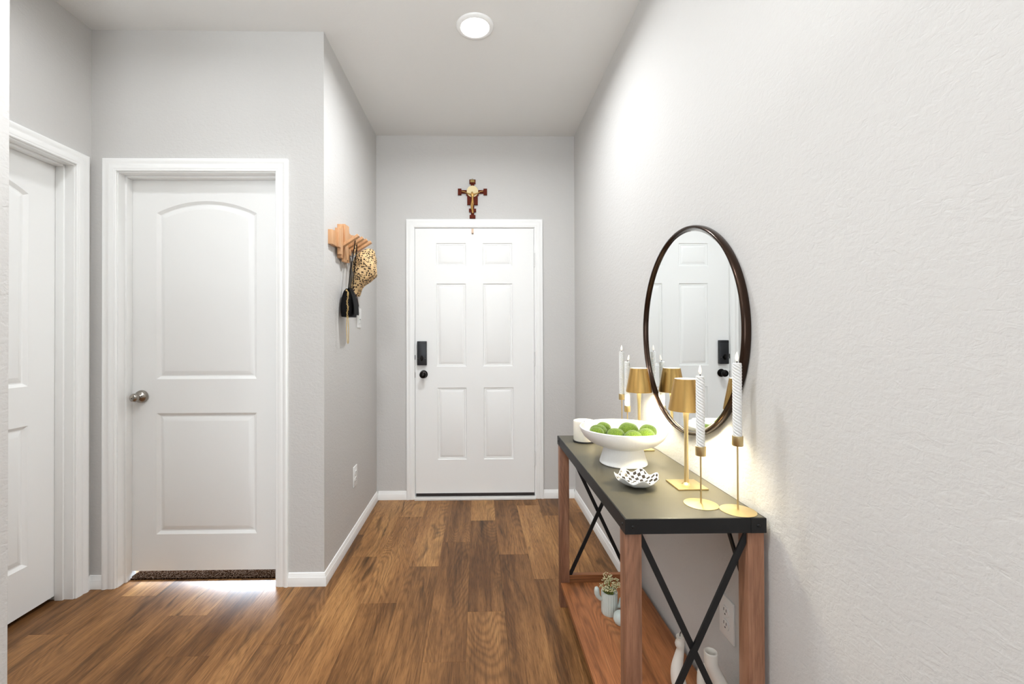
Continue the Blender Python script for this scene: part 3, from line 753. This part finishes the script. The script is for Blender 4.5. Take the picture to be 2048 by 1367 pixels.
for i in range(26):
    a = rnd.random() * 2 * PI; r0 = rnd.random() * .020; sp = .012 + rnd.random() * .030
    p0 = Vector((vx + r0 * math.cos(a) * .7, vy + r0 * math.sin(a) * .7, SH + .074)); p2 = Vector((vx + sp * math.cos(a) + .004, vy + sp * math.sin(a), SH + .104 + rnd.random() * .040))
    pm = (p0 + p2) / 2 + Vector((0, 0, .008)); tube(bm, [p0, pm, p2], [.0011, .0009, .0007], 5)
    for k in range(9):
        q = p2 + Vector((rnd.uniform(-1, 1), rnd.uniform(-1, 1), rnd.uniform(-.8, .8))) * .0085; ball(bl, q, rnd.uniform(.0018, .0034), (1, 1, .7), 6, 5)
for i in range(30):
    a = rnd.random() * 2 * PI; r0 = rnd.random() * .022
    ball(lf, (vx + r0 * math.cos(a), vy + r0 * math.sin(a), SH + .080 + rnd.random() * .008), .0045, (1.3, .8, .6), 6, 5)
obj('stems', bm, M['stem_green'], fl); obj('blossoms', bl, M['blossom'], fl, smooth=60); obj('foliage', lf, M['stem_green'], fl, smooth=60)
tag(obj('ribbed_cactus', ribbed(.553, 1.702, .029, .048, 16, True), M['pale_ceramic'], origin=(.553, 1.702, SH), smooth=50), 'small round ribbed pale ceramic cactus beside the cactus vase', 'ornament')
# white twisted tube vase and pale knotted candle near the front
vx, vy = .665, 1.250
pts = [(vx + .030, vy, SH + .001), (vx + .042, vy + .002, SH + .03), (vx + .036, vy + .004, SH + .07), (vx + .030, vy, SH + .10), (vx + .022, vy, SH + .130), (vx + .008, vy, SH + .158), (vx, vy, SH + .178), (vx - .001, vy, SH + .195), (vx - .001, vy, SH + .212)]
rad = [.030, .034, .031, .0265, .0225, .0195, .0185, .0183, .0185]
bm = NB()
def smoothpath(P, R, k=4):
    oP, oR = [], []
    P = [Vector(p) for p in P]
    for i in range(len(P) - 1):
        p0, p1, p2, p3 = P[max(i - 1, 0)], P[i], P[i + 1], P[min(i + 2, len(P) - 1)]
        for s_ in range(k):
            u = s_ / k
            oP.append(.5 * ((2 * p1) + (-p0 + p2) * u + (2 * p0 - 5 * p1 + 4 * p2 - p3) * u * u + (-p0 + 3 * p1 - 3 * p2 + p3) * u ** 3)); oR.append(R[i] + (R[i + 1] - R[i]) * u)
    oP.append(P[-1]); oR.append(R[-1]); return oP, oR
P_, R2 = smoothpath(pts, rad)
P_ += [Vector(pts[-1]) + Vector((0, 0, .0015)), Vector(pts[-1]), Vector(pts[-1]) - Vector((0, 0, .03)), Vector(pts[-1]) - Vector((0, 0, .032))]; R2 += [.0165, .0140, .0135, .001]
ring = []
for p, r in zip(P_, R2):
    ring.append([bm.verts.new(p + Vector((r * math.cos(2 * PI * k / 28), r * math.sin(2 * PI * k / 28), 0))) for k in range(28)])
for a, b in zip(ring, ring[1:]):
    for k in range(28): bm.faces.new((a[k], a[(k + 1) % 28], b[(k + 1) % 28], b[k]))
bm.faces.new(ring[0][::-1]); bm.faces.new(ring[-1])
# second, lower loop of the sculpted vase behind the neck
P3, R3 = smoothpath([(vx + .018, vy + .012, SH + .12), (vx - .006, vy + .020, SH + .150), (vx - .018, vy + .018, SH + .135), (vx - .020, vy + .010, SH + .09), (vx - .004, vy, SH + .04), (vx + .022, vy, SH + .02)], [.013, .0135, .013, .0135, .015, .018])
tube(bm, P3, R3, 18)
tag(obj('sculpted_vase', bm, M['cream_candle'], origin=(vx, vy, SH), smooth=60), 'white curved tube vase with open mouth at the near end of lower shelf', 'vase')
kx, ky = .612, 1.330
t = thing('sculpted_candle', (kx, ky, SH), 'slim off-white sculpted candle with black wick, left of the tube vase', 'candle')
P_, R2 = smoothpath([(kx + .004, ky, SH), (kx + .004, ky, SH + .03), (kx - .006, ky, SH + .07), (kx - .010, ky, SH + .105), (kx - .004, ky, SH + .140), (kx + .001, ky, SH + .165), (kx - .001, ky, SH + .180), (kx + .002, ky, SH + .192), (kx + .001, ky, SH + .203)],
                    [.020, .022, .021, .017, .0135, .0105, .0140, .0115, .0125])
bm = NB(); tube(bm, P_, R2, 22); obj('wax_body', bm, M['cream_candle'], t, smooth=50)
bm = NB(); tube(bm, [(kx, ky, SH + .202), (kx, ky, SH + .209), (kx + .003, ky, SH + .2165)], .0012, 8); obj('wick', bm, M['wick'], t)

# ------------------------------------------------------------------ round mirror
mc = (XR, 1.535, 1.243); mr = .361
t = thing('wall_mirror', mc, 'round mirror with thin dark bronze frame on the right wall', 'mirror')
fr = Matrix.Rotation(R_(-90), 3, 'Y')
bm = NB(); lathe(bm, [(mr - .012, .001), (mr - .003, .001), (mr - .0006, .006), (mr, .015), (mr - .0015, .021), (mr - .005, .0245), (mr - .009, .0245), (mr - .0125, .020), (mr - .0138, .014), (mr - .0135, .008), (mr - .012, .001)], mc, 128, fr)
obj('frame', bm, M['mirror_frame'], t, smooth=50)
bm = NB(); lathe(bm, [(0, .002), (mr - .013, .002), (mr - .013, .012), (mr - .020, .0135), (0, .0135)], mc, 128, fr)
obj('glass', bm, M['mirror'], t)

# ------------------------------------------------------------------ crucifix over the front door
cxp, cy, cz = -.032, YF, 2.114
t = thing('crucifix', (cxp, cy, cz), 'wooden crucifix with round gold disc hung on wall above the front door', 'crucifix')
bm = NB(); yb, yf = YF - .016, YF - .001
def cb(x0, x1, z0, z1): box(bm, cxp + x0, cxp + x1, yb, yf, cz + z0, cz + z1, bev=.0015)
cb(-.022, .022, 0, .026); cb(-.012, .012, .024, .050); cb(-.027, .027, .048, .074); cb(-.013, .013, .072, .106); cb(-.040, .040, .103, .176)
cb(-.084, .084, .190, .214); cb(-.110, -.083, .177, .225); cb(.083, .110, .177, .225); cb(-.046, .046, .172, .200); cb(-.013, .013, .212, .268); cb(-.023, .023, .262, .294)
obj('cross', bm, M['cross_wood'], t, smooth=30)
fx = Matrix.Rotation(R_(90), 3, 'X')
bm = NB(); lathe(bm, [(0, 0), (.043, 0), (.0435, .002), (.042, .004), (0, .004)], (cxp, yb, cz + .203), 48, fx); obj('halo_disc', bm, M['halo'], t, smooth=40)
obj('title_plate', bx(cxp - .016, cxp + .016, yb - .003, yb, cz + .272, cz + .290, bev=.001), M['brass_leaf'], t)
yy = yb - .012; b0 = cz
# corpus: one skinned figure, arms raised to the cross bar, knees turned to one side
joints = [((0, 0, .125), .0075), ((.001, 0, .150), .0065), ((.000, 0, .172), .0085), ((-.001, 0, .183), .0045), ((-.005, -.004, .197), .0078),
          ((-.016, 0, .180), .0042), ((-.040, .001, .186), .0032), ((-.058, .003, .197), .0028), ((-.074, .004, .201), .0026), ((-.082, .004, .202), .0030),
          ((.016, 0, .180), .0042), ((.040, .001, .187), .0032), ((.058, .003, .198), .0028), ((.074, .004, .202), .0026), ((.082, .004, .203), .0030),
          ((-.0055, -.001, .112), .0062), ((-.010, -.006, .082), .0046), ((-.002, 0, .052), .0034), ((.001, .000, .034), .0036),
          ((.005, -.001, .110), .0062), ((-.001, -.006, .080), .0046), ((.004, 0, .051), .0034), ((.003, -.001, .033), .0036)]
edges = [(0, 1), (1, 2), (2, 3), (3, 4), (2, 5), (5, 6), (6, 7), (7, 8), (8, 9), (2, 10), (10, 11), (11, 12), (12, 13), (13, 14), (0, 15), (15, 16), (16, 17), (17, 18), (0, 19), (19, 20), (20, 21), (21, 22)]
me = bpy.data.meshes.new('figure'); me.from_pydata([(j[0][0], j[0][1] + yy - YF, j[0][2]) for j in joints], edges, []); me.materials.append(M['figure'])
fo = bpy.data.objects.new('figure', me); COL.objects.link(fo); fo.parent = t; fo['_o'] = [cxp, cy, cz]
sk = fo.modifiers.new('skin', 'SKIN'); 
for i, (p, r) in enumerate(joints): me.skin_vertices[0].data[i].radius = (r * 1.2, r * 1.2)
me.skin_vertices[0].data[0].use_root = True
ss = fo.modifiers.new('sub', 'SUBSURF'); ss.levels = 2; ss.render_levels = 2; sk.use_smooth_shade = True
bm = NB(); lathe(bm, [(.0078, -.012), (.0098, -.004), (.0092, .006), (.0078, .009), (.0074, .006), (.0078, -.012)], (cxp, yy, cz + .122), 20); obj('loincloth', bm, M['figure'], t, smooth=60)
bm = NB(); ring = [(cxp + .0045 * math.cos(a), YF - .008, cz + .298 + .0045 * math.sin(a)) for a in [2 * PI * k / 16 for k in range(16)]]; tube(bm, ring, .001, 8, closed=True); obj('hanging_ring', bm, M['brass_leaf'], t, smooth=60)

# ------------------------------------------------------------------ wooden slat coat rack
cr = thing('coat_rack', (XL, 2.50, 1.65), 'wall coat rack of staggered beech slats with fold-out pegs', 'coat rack')
SL = [(2.272, 1.700, 1.774, 0), (2.310, 1.700, 1.778, 0), (2.346, 1.700, 1.800, 1), (2.382, 1.668, 1.815, 1), (2.420, 1.655, 1.838, 0), (2.458, 1.640, 1.848, 1), (2.497, 1.655, 1.850, 1),
      (2.537, 1.650, 1.832, 0), (2.577, 1.70, 1.822, 0), (2.617, 1.728, 1.822, 1), (2.657, 1.735, 1.800, 0), (2.697, 1.735, 1.790, 0)]
for i, (y, z0, z1, f) in enumerate(SL):
    xo = XL + .002 + (.010 if f else 0)
    obj('slat', bx(xo if f else XL, xo + .020, y - .019, y + .019, z0, z1, bev=.0012), M['beech'], cr, origin=(XL + i, y, 1.5 + i * .7), smooth=30)
for i, y in enumerate((2.420, 2.515, 2.606, 2.700)):
    zb = 1.720 + .008 * i; a = Vector((XL + .020, y, zb)); b = Vector((XL + .112, y, zb + .060))
    bm = NB(); bar(bm, a, b, .015, .030, (0, 1, 0)); bmesh.ops.bevel(bm, geom=list(bm.edges), offset=.0012, segments=1, affect='EDGES')
    obj('peg', bm, M['beech'], cr, origin=(XL, y, zb + i), smooth=30)

# black purse hanging from a peg
py = 2.455
pu = thing('purse', (XL + .05, py, 1.33), 'small black leather purse hanging by its strap from the coat rack', 'purse')
bm = NB()
def purse_body(bm, y0, y1, x0, x1, z0, z1, tp):
    n = 12; rings = []
    for k in range(n + 1):
        u = k / n; z = z0 + (z1 - z0) * u; bul = math.sin(PI * min(1, .18 + u * .82)) ** .5
        yy0 = y0 + (y1 - y0) * tp * u ** 2; yy1 = y1 - (y1 - y0) * tp * u ** 2; xm = (x0 + x1) / 2; hx = (x1 - x0) / 2 * (.35 + .65 * bul)
        ring = []
        for s_ in range(24):
            a = 2 * PI * s_ / 24; c_, s2 = math.cos(a), math.sin(a)
            sx = math.copysign(abs(c_) ** .5, c_); sy = math.copysign(abs(s2) ** .35, s2)
            ring.append(bm.verts.new((xm + hx * sx, (yy0 + yy1) / 2 + (yy1 - yy0) / 2 * sy, z)))
        rings.append(ring)
    for a, b in zip(rings, rings[1:]):
        for s_ in range(24): bm.faces.new((a[s_], a[(s_ + 1) % 24], b[(s_ + 1) % 24], b[s_]))
    bm.faces.new(rings[0][::-1]); bm.faces.new(rings[-1])
purse_body(bm, py - .045, py + .074, XL + .008, XL + .080, 1.335, 1.492, .30)
obj('body', bm, M['leather'], pu, smooth=50)
bm = NB(); n = 14; rr = []
for k in range(n + 1):
    u = k / n; z = 1.498 - .152 * u; x = XL + .050 + .036 * math.sin(min(1, u * 1.15) * PI / 2) ** .8; hw = .030 + .016 * math.sin(min(1, u * 1.3) * PI / 2)
    rr.append([bm.verts.new((x, py - hw, z)), bm.verts.new((x, py + hw, z)), bm.verts.new((x + .004, py + hw, z)), bm.verts.new((x + .004, py - hw, z))])
for a, b in zip(rr, rr[1:]):
    for s_ in range(4): bm.faces.new((a[s_], a[(s_ + 1) % 4], b[(s_ + 1) % 4], b[s_]))
bm.faces.new(rr[0]); bm.faces.new(rr[-1][::-1]); obj('flap', bm, M['leather'], pu, smooth=40)
obj('side_piping', tube(NB(), [(XL + .018, py + .074, 1.332), (XL + .048, py + .078, 1.36), (XL + .080, py + .076, 1.40), (XL + .074, py + .066, 1.45), (XL + .052, py + .054, 1.49)], .003, 8), M['leather_edge'], pu, smooth=60)
pg = Vector((XL + .072, 2.515, 1.775))
P_, _r = smoothpath([(XL + .050, py - .020, 1.488), (XL + .055, py + .010, 1.60), (XL + .068, pg.y - .021, 1.738), (pg.x + .001, pg.y - .017, pg.z + .007), (pg.x + .001, pg.y, pg.z + .0115), (pg.x + .001, pg.y + .017, pg.z + .007), (XL + .069, pg.y + .021, 1.738), (XL + .058, py + .070, 1.60), (XL + .052, py + .055, 1.488)], [.003] * 9)
obj('strap', tube(NB(), P_, .0030, 8, flat=(1.3, .8)), M['leather'], pu, smooth=60)
# chain wristlet clipped on the purse, hanging as a long narrow loop
bm = NB(); cxx, cyy = XL + .066, py - .096
for k in range(16):
    z = 1.455 - k * .0078; c0 = Vector((cxx + .0025 * math.sin(k * .8) + .002, cyy, z)); ring = []
    for q in range(10):
        a = 2 * PI * q / 10; d = Vector((math.cos(a) * .0036, 0, math.sin(a) * .0058)) if k % 2 else Vector((0, math.cos(a) * .0036, math.sin(a) * .0058))
        ring.append(c0 + d)
    tube(bm, ring, .0013, 6, closed=True)
ch = obj('chain', bm, M['chain'], pu, smooth=60)
bm = NB(); tube(bm, [(cxx, cyy, 1.470), (cxx + .006, cyy, 1.462), (cxx + .007, cyy, 1.452), (cxx, cyy, 1.446)], .0025, 8); ball(bm, (cxx - .003, cyy, 1.472), .005, u=10, v=8); obj('clasp', bm, M['chain'], ch, smooth=60)
obj('wrist_loop', tube(NB(), [(cxx - .001, cyy, 1.335), (cxx - .0035, cyy, 1.27), (cxx + .001, cyy, 1.195), (cxx + .004, cyy, 1.188), (cxx + .007, cyy, 1.195), (cxx + .008, cyy, 1.27), (cxx + .004, cyy, 1.335)], .0022, 8), M['chain'], pu, smooth=60)

# cheetah print cap hung by its back strap
yc = 2.665
cp = thing('cap', (XL + .06, yc, 1.46), 'cheetah print fabric cap hanging by its back strap beside the purse', 'cap')
def S_(px, pyy):      # silhouette table (offset from wall, height) of the cap seen along the hall
    return px, pyy
OUT = [(1.730, .060, .092, .018), (1.727, .046, .108, .036), (1.717, .034, .124, .056), (1.70, .022, .136, .068), (1.675, .008, .144, .078), (1.645, .010, .150, .082), (1.615, .012, .152, .082), (1.590, .011, .146, .078),
       (1.570, .008, .128, .070), (1.552, .005, .104, .064), (1.535, .002, .080, .060), (1.515, .001, .064, .056), (1.495, .004, .056, .050), (1.478, .016, .050, .040), (1.468, .030, .047, .022)]
bm = NB(); rings = []
OUT2 = []
for (za, a0, a1, ya), (zb, b0_, b1, yb_) in zip(OUT, OUT[1:]):
    for k in range(3):
        u = k / 3; OUT2.append((za + (zb - za) * u, a0 + (b0_ - a0) * u, a1 + (b1 - a1) * u, ya + (yb_ - ya) * u))
OUT2.append(OUT[-1])
for i, (z, x0, x1, hy) in enumerate(OUT2):
    ring = []
    for s_ in range(36):
        a = 2 * PI * s_ / 36; wob = 1 + .05 * math.sin(3 * a + z * 60) + .035 * math.sin(7 * a - z * 95)
        xx = .003 + (x0 + x1) / 2 + (x1 - x0) / 2 * math.cos(a) * wob
        ring.append(bm.verts.new((XL + xx, yc + hy * math.sin(a) * wob, z + max(0, xx - .045) * .42 * max(0, min(1, (z - 1.62) / .09)))))
    rings.append(ring)
for a, b in zip(rings, rings[1:]):
    for s_ in range(36): bm.faces.new((a[s_], a[(s_ + 1) % 36], b[(s_ + 1) % 36], b[s_]))
bm.faces.new(rings[0]); bm.faces.new(rings[-1][::-1])
obj('crown', bm, M['leopard'], cp, smooth=70)
obj('back_strap', tube(NB(), [(XL + .040, 2.590, 1.700), (XL + .046, 2.588, 1.745), (XL + .052, 2.590, 1.764), (XL + .052, 2.606, 1.7695), (XL + .052, 2.623, 1.764), (XL + .046, 2.626, 1.745), (XL + .040, 2.624, 1.700)], .006, 10, flat=(1.4, .5)), M['leopard'], cp, smooth=60)

for o in bpy.data.objects:
    if '_o' in o: del o['_o']
